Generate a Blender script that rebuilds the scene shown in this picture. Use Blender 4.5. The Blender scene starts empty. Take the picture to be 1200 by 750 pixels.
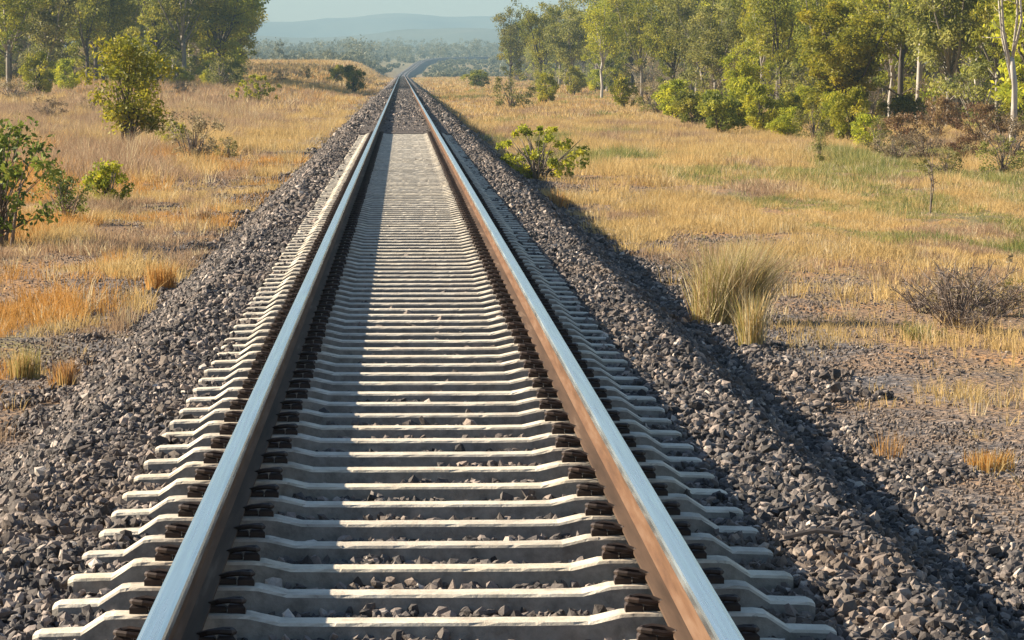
import bpy, math, random
import numpy as np
from mathutils import Vector

C = bpy.context.scene
COL = C.collection
R = math.radians

# ------------------------------------------------------------------ camera
F = 4258.0                       # focal length in pixels of a 1200 px wide picture
CAMX, CAMH = -0.097, 1.458       # rail top is z = 0, track centre is x = 0, track runs along +Y
cam_d = bpy.data.cameras.new('camera')
cam_d.sensor_width = 36.0
cam_d.lens = F / 1200 * 36
cam_d.clip_start = 0.1
cam_d.clip_end = 20000
cam = bpy.data.objects.new('camera', cam_d)
COL.objects.link(cam)
cam.location = (CAMX, 0, CAMH)
cam.rotation_euler = (R(90) - math.atan(292 / F), 0, -math.atan(129 / F))
C.camera = cam

# ------------------------------------------------------------------ light
SUN_AZ, SUN_EL = 14.0, 26.5      # degrees ahead of square left, degrees up
sd = Vector((-math.cos(R(SUN_EL)) * math.cos(R(SUN_AZ)), math.cos(R(SUN_EL)) * math.sin(R(SUN_AZ)), math.sin(R(SUN_EL))))
sun_d = bpy.data.lights.new('sun', 'SUN')
sun_d.energy = 5.0
sun_d.angle = R(0.5)
sun_d.color = (1.0, 0.86, 0.66)
sun = bpy.data.objects.new('sun', sun_d)
COL.objects.link(sun)
sun.rotation_euler = sd.to_track_quat('Z', 'Y').to_euler()
sun.location = (-40, 10, 40)

W = bpy.data.worlds.new('World')
C.world = W
W.use_nodes = True
wn = W.node_tree.nodes
sky = wn.new('ShaderNodeTexSky')
sky.sky_type = 'NISHITA'
sky.sun_disc = False
sky.sun_elevation = R(SUN_EL)
sky.sun_rotation = math.atan2(sd.x, sd.y)
sky.air_density = 1.2
sky.dust_density = 0.4
sky.ozone_density = 3.0
bg = wn['Background']
bg.inputs[1].default_value = 0.05
W.node_tree.links.new(sky.outputs[0], bg.inputs[0])
C.view_settings.view_transform = 'Standard'
C.view_settings.look = 'None'
C.view_settings.exposure = 1.4
C.view_settings.gamma = 1
C.view_settings.use_curve_mapping = False
C.cycles.max_bounces = 6
C.cycles.transparent_max_bounces = 8
C.cycles.volume_bounces = 0

# ------------------------------------------------------------------ small noise helper
def vnoise(x, y, seed=0):
    x = np.asarray(x, float); y = np.asarray(y, float)
    xi = np.floor(x).astype(np.int64); yi = np.floor(y).astype(np.int64)
    fx = x - xi; fy = y - yi
    fx = fx * fx * (3 - 2 * fx); fy = fy * fy * (3 - 2 * fy)
    def h(a, b):
        n = (a * 374761393 + b * 668265263 + seed * 974711) & 0x7fffffff
        n = ((n ^ (n >> 13)) * 1274126177) & 0x7fffffff
        return ((n ^ (n >> 16)) & 0xffff) / 65535.0
    return (h(xi, yi) * (1 - fx) + h(xi + 1, yi) * fx) * (1 - fy) + (h(xi, yi + 1) * (1 - fx) + h(xi + 1, yi + 1) * fx) * fy

def fnoise(x, y, seed=0):
    return (vnoise(x, y, seed) * .55 + vnoise(x * 2.1 + 5, y * 2.1, seed + 1) * .28 + vnoise(x * 4.3, y * 4.3 + 9, seed + 2) * .17)

def sst(t):
    t = np.clip(t, 0, 1)
    return t * t * (3 - 2 * t)

# ------------------------------------------------------------------ ground shape
def terrain(x, y, rough=True):
    """height of the ground at (x, y)"""
    x = np.asarray(x, float); y = np.asarray(y, float)
    a = np.abs(x)
    fr = CAMH - np.interp(y, [0, 10, 20, 66, 235, 600, 1200], [1.9, 1.95, 2.06, 2.55, 2.9, 2.3, 2.1])
    fl = CAMH - np.interp(y, [0, 30, 150, 600, 1200], [2.32, 2.38, 2.5, 2.25, 2.1])
    form = np.where(x > 0, fr, fl)
    crest = np.where(x > 0, 1.64, 1.62)
    prof = np.where(a < crest, -0.275, np.maximum(form, -0.275 - 0.72 * (a - crest)))
    dr = CAMH - np.interp(y, [0, 20, 50, 130, 320, 550, 800, 1200], [2.15, 2.25, 2.6, 2.8, 2.8, 2.6, 2.2, 1.9])
    dl = CAMH - np.interp(y, [0, 60, 150, 300, 450, 700, 1000, 1300], [2.4, 2.5, 2.4, 1.7, 0.6, -1.5, -2.2, -2.6])
    field = np.where(x > 0, dr, dl)
    h = prof + (field - prof) * sst((a - 3.4) / 11.0)
    if rough:
        w = sst((a - 2.9) / 3.0)
        h = h + w * ((fnoise(x * .7, y * .35, 3) - .5) * .22 + (fnoise(x * .06, y * .02, 8) - .5) * .5 * sst((a - 8) / 10))
    far = np.interp(y, [1100, 1350, 1500, 1650, 1850, 2050, 3000, 5000, 6500], [-.9, -1.0, .3, 2.8, 5.6, 7.2, 14, 34, 46])
    far = far + (fnoise(x * .004, y * .003, 21) - .5) * np.interp(y, [1100, 2000, 5000], [.5, 1.2, 14])
    h = h + (far - h) * sst((y - 1100) / 140.0) * np.where(x < 0, sst((y - 1250) / 300.), 1) ** np.where(a > 6, 1, 0)
    return h

def th(x, y):
    return float(terrain(np.array([x]), np.array([y]))[0])

_ys = np.geomspace(9, 6000, 6000)
def gpix(px, py):
    """where the sight line of a photo pixel meets the ground -> x, y, z"""
    xs = CAMX + (px - 471) / F * _ys
    zs = CAMH - (py - 83) / F * _ys
    hit = np.nonzero(zs < terrain(xs, _ys))[0]
    i = hit[0] if len(hit) else 4500
    return float(xs[i]), float(_ys[i]), th(xs[i], _ys[i])

# ------------------------------------------------------------------ mesh helpers
def mesh_np(name, V, Fs, mats, attrs=None, smooth=False, mat_idx=None):
    V = np.asarray(V, np.float32).reshape(-1, 3)
    me = bpy.data.meshes.new(name)
    if isinstance(Fs, np.ndarray):
        k = Fs.shape[1]; n = Fs.shape[0]
        me.vertices.add(len(V)); me.vertices.foreach_set('co', V.ravel())
        me.loops.add(n * k); me.loops.foreach_set('vertex_index', Fs.astype(np.int32).ravel())
        me.polygons.add(n)
        me.polygons.foreach_set('loop_start', np.arange(0, n * k, k, dtype=np.int32))
        me.update(calc_edges=True)
    else:
        me.from_pydata([tuple(v) for v in V], [], Fs)
        me.update()
    if attrs:
        for an, (typ, dat) in attrs.items():
            at = me.attributes.new(an, typ, 'FACE')
            at.data.foreach_set('color' if typ == 'FLOAT_COLOR' else 'value', np.asarray(dat, np.float32).ravel())
    me.polygons.foreach_set('use_smooth', np.full(len(me.polygons), smooth))
    for m in (mats if isinstance(mats, (list, tuple)) else [mats]):
        me.materials.append(m)
    if mat_idx is not None:
        me.polygons.foreach_set('material_index', np.asarray(mat_idx, np.int32))
    return me

def obj(name, me, parent=None, loc=(0, 0, 0)):
    o = bpy.data.objects.new(name, me)
    COL.objects.link(o)
    o.parent = parent
    o.location = loc
    return o

def tag(o, label=None, cat=None, group=None, kind=None):
    if label: o['label'] = label
    if cat: o['category'] = cat
    if group: o['group'] = group
    if kind: o['kind'] = kind
    return o

def empty(name, loc=(0, 0, 0), rz=0.0, s=1.0):
    o = bpy.data.objects.new(name, None)
    COL.objects.link(o)
    o.location = loc; o.rotation_euler = (0, 0, rz); o.scale = (s, s, s) if not isinstance(s, tuple) else s
    o.empty_display_size = .2
    return o

def copy_tree(o, parent=None):
    c = o.copy(); COL.objects.link(c); c.parent = parent
    for ch in o.children: copy_tree(ch, c)
    return c

class MB:
    def __init__(s): s.v = []; s.f = []
    def tube(s, pts, rad, n=6, cap=True):
        pts = [Vector(p) for p in pts]; base = len(s.v); m = len(pts)
        up = Vector((0.13, 0.31, 0.94))
        for i, p in enumerate(pts):
            d = (pts[min(i + 1, m - 1)] - pts[max(i - 1, 0)])
            if d.length < 1e-9: d = Vector((0, 0, 1))
            d.normalize()
            u = d.cross(up if abs(d.dot(up)) < .95 else Vector((1, 0, 0))).normalized(); w = d.cross(u)
            for j in range(n):
                a = 2 * math.pi * j / n
                s.v.append(p + (u * math.cos(a) + w * math.sin(a)) * rad[i])
        for i in range(m - 1):
            for j in range(n):
                a, b = base + i * n + j, base + i * n + (j + 1) % n
                s.f.append((a, b, b + n, a + n))
        if cap:
            s.f.append(tuple(base + j for j in reversed(range(n))))
            s.f.append(tuple(base + (m - 1) * n + j for j in range(n)))
    def box(s, x0, x1, y0, y1, z0, z1, c=0.0, top=None):
        """box with chamfered top edges"""
        b = len(s.v)
        for z, e in ((z0, 0), (z1 - c, 0), (z1, c)):
            s.v += [Vector(q) for q in ((x0 + e, y0 + e, z), (x1 - e, y0 + e, z), (x1 - e, y1 - e, z), (x0 + e, y1 - e, z))]
        s.f.append((b + 3, b + 2, b + 1, b))
        for l in (0, 4):
            for j in range(4):
                k = (j + 1) % 4
                s.f.append((b + l + j, b + l + k, b + l + 4 + k, b + l + 4 + j))
        s.f.append((b + 8, b + 9, b + 10, b + 11))
    def loft(s, secs, close=True):
        """secs: list of equal-length rings of points"""
        b = len(s.v); n = len(secs[0])
        for r in secs: s.v += [Vector(p) for p in r]
        for i in range(len(secs) - 1):
            for j in range(n if close else n - 1):
                k = (j + 1) % n
                s.f.append((b + i * n + j, b + i * n + k, b + (i + 1) * n + k, b + (i + 1) * n + j))
        if close:
            s.f.append(tuple(b + j for j in reversed(range(n))))
            s.f.append(tuple(b + (len(secs) - 1) * n + j for j in range(n)))
    def mesh(s, name, mat, smooth=False):
        return mesh_np(name, [tuple(v) for v in s.v], s.f, mat, smooth=smooth)
    def build(s, name, mat, parent=None, smooth=False):
        return obj(name, s.mesh(name, mat, smooth), parent)

# ------------------------------------------------------------------ materials
def mat(name):
    m = bpy.data.materials.new(name); m.use_nodes = True
    nt = m.node_tree
    return m, nt, nt.nodes['Principled BSDF']

def N(nt, t, **k):
    n = nt.nodes.new(t)
    for a, b in k.items(): setattr(n, a, b)
    return n

def noise(nt, vec, scale, detail=3, rough=.55):
    n = N(nt, 'ShaderNodeTexNoise'); n.inputs['Scale'].default_value = scale
    n.inputs['Detail'].default_value = detail; n.inputs['Roughness'].default_value = rough
    nt.links.new(vec, n.inputs['Vector'])
    return n.outputs['Fac']

def ramp(nt, fac, stops, interp='LINEAR'):
    r = N(nt, 'ShaderNodeValToRGB'); r.color_ramp.interpolation = interp
    el = r.color_ramp.elements
    while len(el) < len(stops): el.new(.5)
    for e, (p, c) in zip(el, stops):
        e.position = p; e.color = (c[0], c[1], c[2], 1) if isinstance(c, (tuple, list)) else (c, c, c, 1)
    nt.links.new(fac, r.inputs[0])
    return r.outputs[0]

def mix(nt, fac, a, b, blend='MIX'):
    m = N(nt, 'ShaderNodeMix', data_type='RGBA', blend_type=blend)
    for s, v in ((0, fac), (6, a), (7, b)):
        if isinstance(v, (int, float)): m.inputs[s].default_value = v
        elif isinstance(v, tuple): m.inputs[s].default_value = (*v, 1)
        else: nt.links.new(v, m.inputs[s])
    return m.outputs[2]

def math_(nt, op, a, b=None, clamp=False):
    m = N(nt, 'ShaderNodeMath', operation=op); m.use_clamp = clamp
    for i, v in enumerate((a, b)):
        if v is None: continue
        if isinstance(v, (int, float)): m.inputs[i].default_value = v
        else: nt.links.new(v, m.inputs[i])
    return m.outputs[0]

def bump(nt, bs, h, strength=.4, dist=.01):
    b = N(nt, 'ShaderNodeBump'); b.inputs['Strength'].default_value = strength; b.inputs['Distance'].default_value = dist
    nt.links.new(h, b.inputs['Height']); nt.links.new(b.outputs[0], bs.inputs['Normal'])

def geo_pos(nt):
    return N(nt, 'ShaderNodeNewGeometry').outputs['Position']

def scaled(nt, vec, s):
    m = N(nt, 'ShaderNodeMapping'); m.inputs['Scale'].default_value = s
    nt.links.new(vec, m.inputs['Vector']); return m.outputs[0]

def simple(name, stops, scale, rough=.9, metal=0., bstr=.3, bdist=.005, sc=(1, 1, 1), obj_coord=False):
    m, nt, bs = mat(name)
    p = N(nt, 'ShaderNodeTexCoord').outputs['Object'] if obj_coord else geo_pos(nt)
    if sc != (1, 1, 1): p = scaled(nt, p, sc)
    n = noise(nt, p, scale, 5, .6)
    nt.links.new(ramp(nt, n, stops), bs.inputs['Base Color'])
    bs.inputs['Roughness'].default_value = rough; bs.inputs['Metallic'].default_value = metal
    if bstr: bump(nt, bs, noise(nt, p, scale * 4, 4, .65), bstr, bdist)
    return m

def stone_mat(name='ballast_stone', brown=.45):
    m, nt, bs = mat(name)
    at = N(nt, 'ShaderNodeAttribute', attribute_name='tint').outputs['Fac']
    c = ramp(nt, at, [(0, (.030, .027, .028)), (.3, (.085, .075, .073)), (.5, (.15, .13, .12)), (.68, (.26, .215, .19)), (.82, (.40, .32, .27)), (1, (.65, .59, .52))])
    p = geo_pos(nt)
    c = mix(nt, .55, c, ramp(nt, noise(nt, p, 60, 3), [(.3, .45), (.7, 1.0)]), 'MULTIPLY')
    c = mix(nt, ramp(nt, noise(nt, p, .9, 3), [(.46, brown - .45), (.68, brown)]), c, (.20, .145, .105))
    nt.links.new(c, bs.inputs['Base Color'])
    bs.inputs['Roughness'].default_value = .85
    bump(nt, bs, noise(nt, p, 140, 3), .5, .004)
    return m

def leaf_mat(name, dark, mid, light, trans=.35):
    m, nt, bs = mat(name)
    at = N(nt, 'ShaderNodeAttribute', attribute_name='tint').outputs['Fac']
    c = ramp(nt, at, [(0, dark), (.5, mid), (1, light)])
    rnd = N(nt, 'ShaderNodeObjectInfo').outputs['Random']
    hs = N(nt, 'ShaderNodeHueSaturation')
    nt.links.new(math_(nt, 'MULTIPLY_ADD', rnd, .05), hs.inputs['Hue'])
    hs.inputs['Hue'].default_value = .5
    mm = nt.nodes[-1]
    ma = N(nt, 'ShaderNodeMath', operation='MULTIPLY_ADD'); nt.links.new(rnd, ma.inputs[0]); ma.inputs[1].default_value = .024; ma.inputs[2].default_value = .492
    nt.links.new(ma.outputs[0], hs.inputs['Hue'])
    mv = N(nt, 'ShaderNodeMath', operation='MULTIPLY_ADD'); nt.links.new(rnd, mv.inputs[0]); mv.inputs[1].default_value = .5; mv.inputs[2].default_value = .75
    nt.links.new(mv.outputs[0], hs.inputs['Value'])
    nt.links.new(c, hs.inputs['Color'])
    nt.links.new(hs.outputs[0], bs.inputs['Base Color'])
    bs.inputs['Roughness'].default_value = .55
    bs.inputs['Specular IOR Level'].default_value = .3
    tr = N(nt, 'ShaderNodeBsdfTranslucent'); nt.links.new(hs.outputs[0], tr.inputs['Color'])
    mx = N(nt, 'ShaderNodeMixShader'); mx.inputs[0].default_value = trans
    nt.links.new(bs.outputs[0], mx.inputs[1]); nt.links.new(tr.outputs[0], mx.inputs[2])
    nt.links.new(mx.outputs[0], nt.nodes['Material Output'].inputs['Surface'])
    return m

def grass_mat():
    m, nt, bs = mat('grass_blades')
    c = N(nt, 'ShaderNodeAttribute', attribute_name='col').outputs['Color']
    nt.links.new(c, bs.inputs['Base Color'])
    bs.inputs['Roughness'].default_value = .7; bs.inputs['Specular IOR Level'].default_value = .2
    tr = N(nt, 'ShaderNodeBsdfTranslucent'); nt.links.new(c, tr.inputs['Color'])
    mx = N(nt, 'ShaderNodeMixShader'); mx.inputs[0].default_value = .35
    nt.links.new(bs.outputs[0], mx.inputs[1]); nt.links.new(tr.outputs[0], mx.inputs[2])
    nt.links.new(mx.outputs[0], nt.nodes['Material Output'].inputs['Surface'])
    return m

def ground_mat():
    m, nt, bs = mat('ground')
    p = geo_pos(nt)
    sx = N(nt, 'ShaderNodeSeparateXYZ'); nt.links.new(p, sx.inputs[0])
    X, Y = sx.outputs['X'], sx.outputs['Y']
    ax = math_(nt, 'ABSOLUTE', X)
    n1 = noise(nt, p, .5, 5, .6); n2 = noise(nt, p, 2.5, 4, .6)
    nf = noise(nt, p, 22, 3, .7); nb = noise(nt, p, 9, 4, .7)
    # gravel of the ballast bed and formation
    vor = N(nt, 'ShaderNodeTexVoronoi'); vor.inputs['Scale'].default_value = 17; nt.links.new(p, vor.inputs['Vector'])
    vs = N(nt, 'ShaderNodeSeparateColor'); nt.links.new(vor.outputs['Color'], vs.inputs[0])
    grav = ramp(nt, vs.outputs[0], [(0, (.06, .057, .062)), (.4, (.12, .112, .115)), (.8, (.20, .18, .17)), (1, (.30, .27, .25))])
    grav = mix(nt, ramp(nt, n1, [(.42, 0.), (.65, .6)]), grav, (.23, .165, .115))
    # dry field
    soil = ramp(nt, n2, [(.25, (.17, .11, .065)), (.5, (.29, .19, .095)), (.75, (.40, .28, .14))])
    pn = noise(nt, scaled(nt, p, (.35, .12, 1)), 1.0, 5, .6)
    soil = mix(nt, ramp(nt, pn, [(.35, .0), (.5, .7)]), soil, (.24, .15, .11))
    soil = mix(nt, ramp(nt, noise(nt, scaled(nt, p, (.16, .07, 1)), 1.7, 5, .6), [(.52, 0.), (.66, .8)]), soil, (.17, .18, .06))
    soil = mix(nt, ramp(nt, nb, [(.3, .0), (.75, .5)]), soil, (.40, .27, .13))
    soil = mix(nt, ramp(nt, noise(nt, scaled(nt, p, (.9, .35, 1)), 1.3, 4, .6), [(.52, 0.), (.64, .75)]), soil, (.44, .24, .10))
    soil = mix(nt, ramp(nt, vs.outputs[1], [(.7, 0.), (.8, .7)]), soil, (.13, .105, .09))
    edge = math_(nt, 'ADD', ax, math_(nt, 'MULTIPLY', math_(nt, 'SUBTRACT', n1, .5), 5.0))
    edge = math_(nt, 'ADD', edge, math_(nt, 'MULTIPLY', math_(nt, 'SUBTRACT', nb, .5), 2.0))
    near = ramp(nt, math_(nt, 'DIVIDE', edge, 10.0), [(.27, 0.), (.40, 1.)])
    c = mix(nt, near, grav, soil)
    # farther country: olive scrub
    fy = N(nt, 'ShaderNodeMapRange'); fy.inputs[1].default_value = 900; fy.inputs[2].default_value = 1900; nt.links.new(Y, fy.inputs[0])
    scr = ramp(nt, noise(nt, scaled(nt, p, (.02, .006, .05)), 3.0, 6, .65), [(.3, (.11, .11, .05)), (.55, (.24, .20, .11)), (.75, (.36, .28, .16))])
    c = mix(nt, fy.outputs[0], c, scr)
    nt.links.new(c, bs.inputs['Base Color'])
    bs.inputs['Roughness'].default_value = .95; bs.inputs['Specular IOR Level'].default_value = .2
    hh = math_(nt, 'ADD', vor.outputs['Distance'], nf)
    bump(nt, bs, hh, .9, .03)
    return m

M = {}
M['ground'] = ground_mat()
M['stone'] = stone_mat()
M['gravel'] = stone_mat('formation_stone', .85)
M['grass'] = grass_mat()
M['sleeper'] = simple('pale_sleeper', [(.25, (.44, .38, .30)), (.5, (.60, .54, .44)), (.75, (.70, .64, .53))], 9, .85, 0, .35, .006)
def sleeper_mat():
    m, nt, bs = mat('pale_sleeper')
    p = geo_pos(nt)
    c = ramp(nt, noise(nt, p, 7, 6, .65), [(.22, (.42, .36, .285)), (.45, (.66, .60, .50)), (.75, (.82, .76, .65))])
    sx = N(nt, 'ShaderNodeSeparateXYZ'); nt.links.new(p, sx.inputs[0])
    d = math_(nt, 'ABSOLUTE', math_(nt, 'SUBTRACT', math_(nt, 'ABSOLUTE', sx.outputs['X']), .75))
    near = ramp(nt, math_(nt, 'ADD', math_(nt, 'MULTIPLY', d, 2.2), math_(nt, 'MULTIPLY', noise(nt, p, 14, 4), .5)), [(.35, .6), (.8, 0.)])
    c = mix(nt, near, c, (.20, .135, .095))                       # rust and brake dust beside the rails
    c = mix(nt, ramp(nt, noise(nt, p, 34, 4, .7), [(.6, 0.), (.7, .6)]), c, (.22, .185, .15))
    c = mix(nt, ramp(nt, noise(nt, scaled(nt, p, (3, 1, 14)), 3, 4), [(.5, 0.), (.75, .5)]), c, (.28, .24, .20))
    # concrete sides coloured darker than the tops by normal, painting in their shade
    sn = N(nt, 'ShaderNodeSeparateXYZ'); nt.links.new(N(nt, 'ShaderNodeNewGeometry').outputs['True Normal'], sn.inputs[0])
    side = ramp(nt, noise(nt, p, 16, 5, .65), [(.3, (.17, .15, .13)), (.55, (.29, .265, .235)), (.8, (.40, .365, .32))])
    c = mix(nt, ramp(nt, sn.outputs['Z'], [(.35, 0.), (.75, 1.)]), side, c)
    rnd = N(nt, 'ShaderNodeObjectInfo').outputs['Random']
    c = mix(nt, 1.0, c, ramp(nt, rnd, [(0, (.78, .77, .75)), (.5, (.95, .94, .92)), (1, (1.0, .97, .90))]), 'MULTIPLY')
    nt.links.new(c, bs.inputs['Base Color']); bs.inputs['Roughness'].default_value = .9
    bump(nt, bs, math_(nt, 'ADD', noise(nt, p, 40, 5, .7), noise(nt, p, 9, 3)), .6, .008)
    return m
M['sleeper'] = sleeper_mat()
M['timber'] = simple('weathered_timber', [(.25, (.09, .075, .065)), (.5, (.15, .125, .11)), (.75, (.22, .185, .16))], 5, .9, 0, .5, .01, (1, 6, 1))
M['clip'] = simple('rusty_clip', [(.3, (.022, .014, .011)), (.6, (.045, .027, .020)), (.8, (.10, .055, .036))], 12, .65, .3, 0)
M['rust'] = simple('rail_rust', [(.25, (.075, .040, .023)), (.5, (.135, .072, .040)), (.75, (.19, .12, .078))], 7, .8, 0, .3, .003, (4, .2, 4))
M['foot'] = simple('rail_foot_rust', [(.3, (.045, .028, .018)), (.6, (.10, .062, .040)), (.8, (.24, .17, .12))], 6, .8, 0, .2, .002, (3, .12, 3))
for k_ in ('rust', 'foot'): M[k_].node_tree.nodes['Principled BSDF'].inputs['Specular IOR Level'].default_value = .15
def head_mat():
    m, nt, bs = mat('polished_rail_head')
    p = geo_pos(nt)
    s = scaled(nt, p, (40, .4, 1))
    n = noise(nt, s, 1.5, 4, .6)
    nt.links.new(ramp(nt, n, [(.3, (.58, .63, .66)), (.7, (.76, .83, .87))]), bs.inputs['Base Color'])
    bs.inputs['Metallic'].default_value = .95
    nt.links.new(ramp(nt, noise(nt, s, 2.2, 3), [(.3, .18), (.7, .30)]), bs.inputs['Roughness'])
    return m
M['head'] = head_mat()
M['bark_pale'] = simple('pale_gum_bark', [(.3, (.22, .19, .16)), (.55, (.46, .42, .37)), (.8, (.60, .56, .50))], 2.2, .85, 0, .4, .02, (1, 1, .4), True)
M['bark_mid'] = simple('grey_gum_bark', [(.3, (.13, .11, .09)), (.55, (.26, .23, .19)), (.8, (.38, .34, .29))], 2.2, .85, 0, .4, .02, (1, 1, .4), True)
M['bark_dark'] = simple('dark_bark', [(.3, (.04, .032, .026)), (.6, (.10, .08, .065)), (.8, (.18, .15, .12))], 3, .9, 0, .5, .02, (1, 1, .4), True)
M['twig'] = simple('dry_twig', [(.3, (.10, .078, .065)), (.7, (.28, .225, .19))], 6, .9, 0, .3, .004, (1, 1, 1), True)
M['leaf'] = leaf_mat('gum_leaves', (.065, .09, .018), (.23, .235, .032), (.48, .41, .05), .5)
M['leaf_yellow'] = leaf_mat('yellow_green_leaves', (.12, .15, .018), (.34, .34, .03), (.62, .52, .045), .5)
M['leaf_grey'] = leaf_mat('grey_green_leaves', (.08, .095, .03), (.23, .225, .06), (.42, .37, .10), .5)
M['leaf_far'] = leaf_mat('far_leaves', (.06, .065, .035), (.15, .145, .075), (.28, .25, .14))
M['leaf_red'] = leaf_mat('red_brown_leaves', (.10, .065, .04), (.25, .14, .07), (.40, .30, .12))
M['leaf_dry'] = leaf_mat('dry_brown_leaves', (.15, .11, .07), (.28, .21, .12), (.42, .34, .20))
M['leaf_broad'] = leaf_mat('broad_green_leaves', (.04, .065, .015), (.15, .18, .025), (.38, .37, .07), .35)

# ------------------------------------------------------------------ the setting: ground, hills, haze
def build_ground():
    ys = [-30., -15., 0.]
    y = 5.0
    while y < 6500:
        ys.append(y); y += max(.12, y * .0065)
    ys.append(6500.)
    xs = list(np.arange(0, 5.0, .11)); x = 5.0
    while x < 2400: xs.append(x); x += max(.15, (x - 3) * .06)
    xs.append(2400.)
    xs = np.array([-a for a in reversed(xs[1:])] + xs)
    ys = np.array(ys)
    XX, YY = np.meshgrid(xs, ys)
    ZZ = terrain(XX, YY)
    a = np.abs(XX)
    ZZ = ZZ - np.where(a < 3.2, .012, 0) + np.where((a > 1.5) & (a < 4), (vnoise(XX * 12, YY * 12, 4) - .5) * .02, 0)
    V = np.stack([XX, YY, ZZ], -1).reshape(-1, 3)
    nx, ny = len(xs), len(ys)
    i = (np.arange(ny - 1)[:, None] * nx + np.arange(nx - 1)[None, :]).ravel()
    Fq = np.stack([i, i + 1, i + nx + 1, i + nx], -1)
    tag(obj('ground', mesh_np('ground', V, Fq, M['ground'], smooth=True)), kind='structure')
build_ground()

M['hill'] = simple('hill_scrub', [(.3, (.05, .065, .045)), (.6, (.09, .10, .06)), (.8, (.14, .13, .09))], .01, .95, 0, 0)
def hills(name, y0, depth, top, seed, x0=-2300, x1=2300):
    """a ridge of hills; top(x) gives the ridge height"""
    nx, ny = 220, 14
    xs = np.linspace(x0, x1, nx); v = np.linspace(0, 1, ny)
    XX, VV = np.meshgrid(xs, v)
    base = 30.
    ridge = top(XX)
    ZZ = base + (ridge - base) * np.sin(np.pi * np.clip(VV, 0, 1)) ** .8 * (0.9 + .2 * fnoise(XX * .01, VV * 4, seed))
    YY = y0 + VV * depth + (fnoise(XX * .004, VV * 3, seed + 5) - .5) * 120
    V = np.stack([XX, YY, ZZ], -1).reshape(-1, 3)
    i = (np.arange(ny - 1)[:, None] * nx + np.arange(nx - 1)[None, :]).ravel()
    Fq = np.stack([i, i + 1, i + nx + 1, i + nx], -1)
    tag(obj(name, mesh_np(name, V, Fq, M['hill'], smooth=True)), kind='structure')
# ridge heights: photo row r at distance y  ->  CAMH + (83 - r) * y / F
hills('hills', 4300, 500, lambda x: CAMH + (83 - (44 - 12 * np.exp(-((x - 90) / 120) ** 2) + 9 * (fnoise(x * .011, 0 * x, 31) - .5))) * 4500 / F, 40)
hills('mountain_ridge', 6300, 700, lambda x: CAMH + (83 - (29 - 12 * np.exp(-((x - 60) / 230) ** 2) + 10 * (fnoise(x * .006, 0 * x, 51) - .5))) * 6650 / F, 60)

hz, nt, bs = mat('haze')
nt.nodes.remove(bs)
pv = N(nt, 'ShaderNodeVolumePrincipled')
pv.inputs['Color'].default_value = (.40, .61, .74, 1)
pv.inputs['Density'].default_value = .00020
pv.inputs['Anisotropy'].default_value = .0
nt.links.new(pv.outputs[0], nt.nodes['Material Output'].inputs['Volume'])
b = MB(); b.box(-2600, 2600, -60, 7400, -6, 170)
tag(b.build('haze', hz), kind='stuff')

# ------------------------------------------------------------------ track path
PATH = [(0, 6, 0), (0, 1120, 0), (.2, 1250, .15), (1.2, 1400, 1.0), (3.4, 1500, 2.3), (6.6, 1650, 4.7), (9.5, 1760, 6.3), (13.5, 1850, 7.5), (19, 1930, 8.3), (27, 1990, 8.9), (38, 2035, 9.3), (52, 2065, 9.6), (75, 2085, 9.8)]
def offset_path(off, z, path=PATH):
    out = []
    for i, p in enumerate(path):
        a = Vector(path[max(i - 1, 0)]); b_ = Vector(path[min(i + 1, len(path) - 1)])
        d = (b_ - a); d.z = 0; d.normalize()
        out.append(Vector((p[0] + d.y * off, p[1] - d.x * off, p[2] + z)))
    return out
def sweep(section, path=PATH):
    """section: list of (offset, z); returns rings along the path"""
    cols = [offset_path(o, z, path) for o, z in section]
    return [[c[i] for c in cols] for i in range(len(path))]

# split the straight so that the rail keeps small quads
long_path = [(0, y, 0) for y in np.geomspace(6, 1120, 60)] + PATH[2:]
def rail(xc, label):
    root = tag(empty('rail', (xc, 6, -.16)), label, 'rail', 'two steel rails of the track')
    def part(name, sec, m):
        mb = MB(); mb.loft(sweep([(xc + o, z) for o, z in sec], long_path))
        o = mb.build(name, m, root)
        o.matrix_parent_inverse.identity()
        o.location = (-xc, -6, .16)
        return o
    part('rail_head', [(-.035, -.036), (-.036, -.012), (-.032, -.003), (-.021, 0), (.021, 0), (.032, -.003), (.036, -.012), (.035, -.036)], M['head'])
    part('rail_web', [(-.034, -.0365), (.034, -.0365), (.012, -.052), (.009, -.09), (.011, -.125), (.03, -.140), (-.03, -.140), (-.011, -.125), (-.009, -.09), (-.012, -.052)], M['rust'])
    part('rail_foot', [(-.073, -.160), (-.073, -.150), (-.03, -.1395), (.03, -.1395), (.073, -.150), (.073, -.160)], M['foot'])
rail(-.75, 'left steel rail with a polished pale blue top and dark shaded inner side')
rail(.75, 'right steel rail with a polished pale top and orange rusty web lit by the sun')

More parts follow.
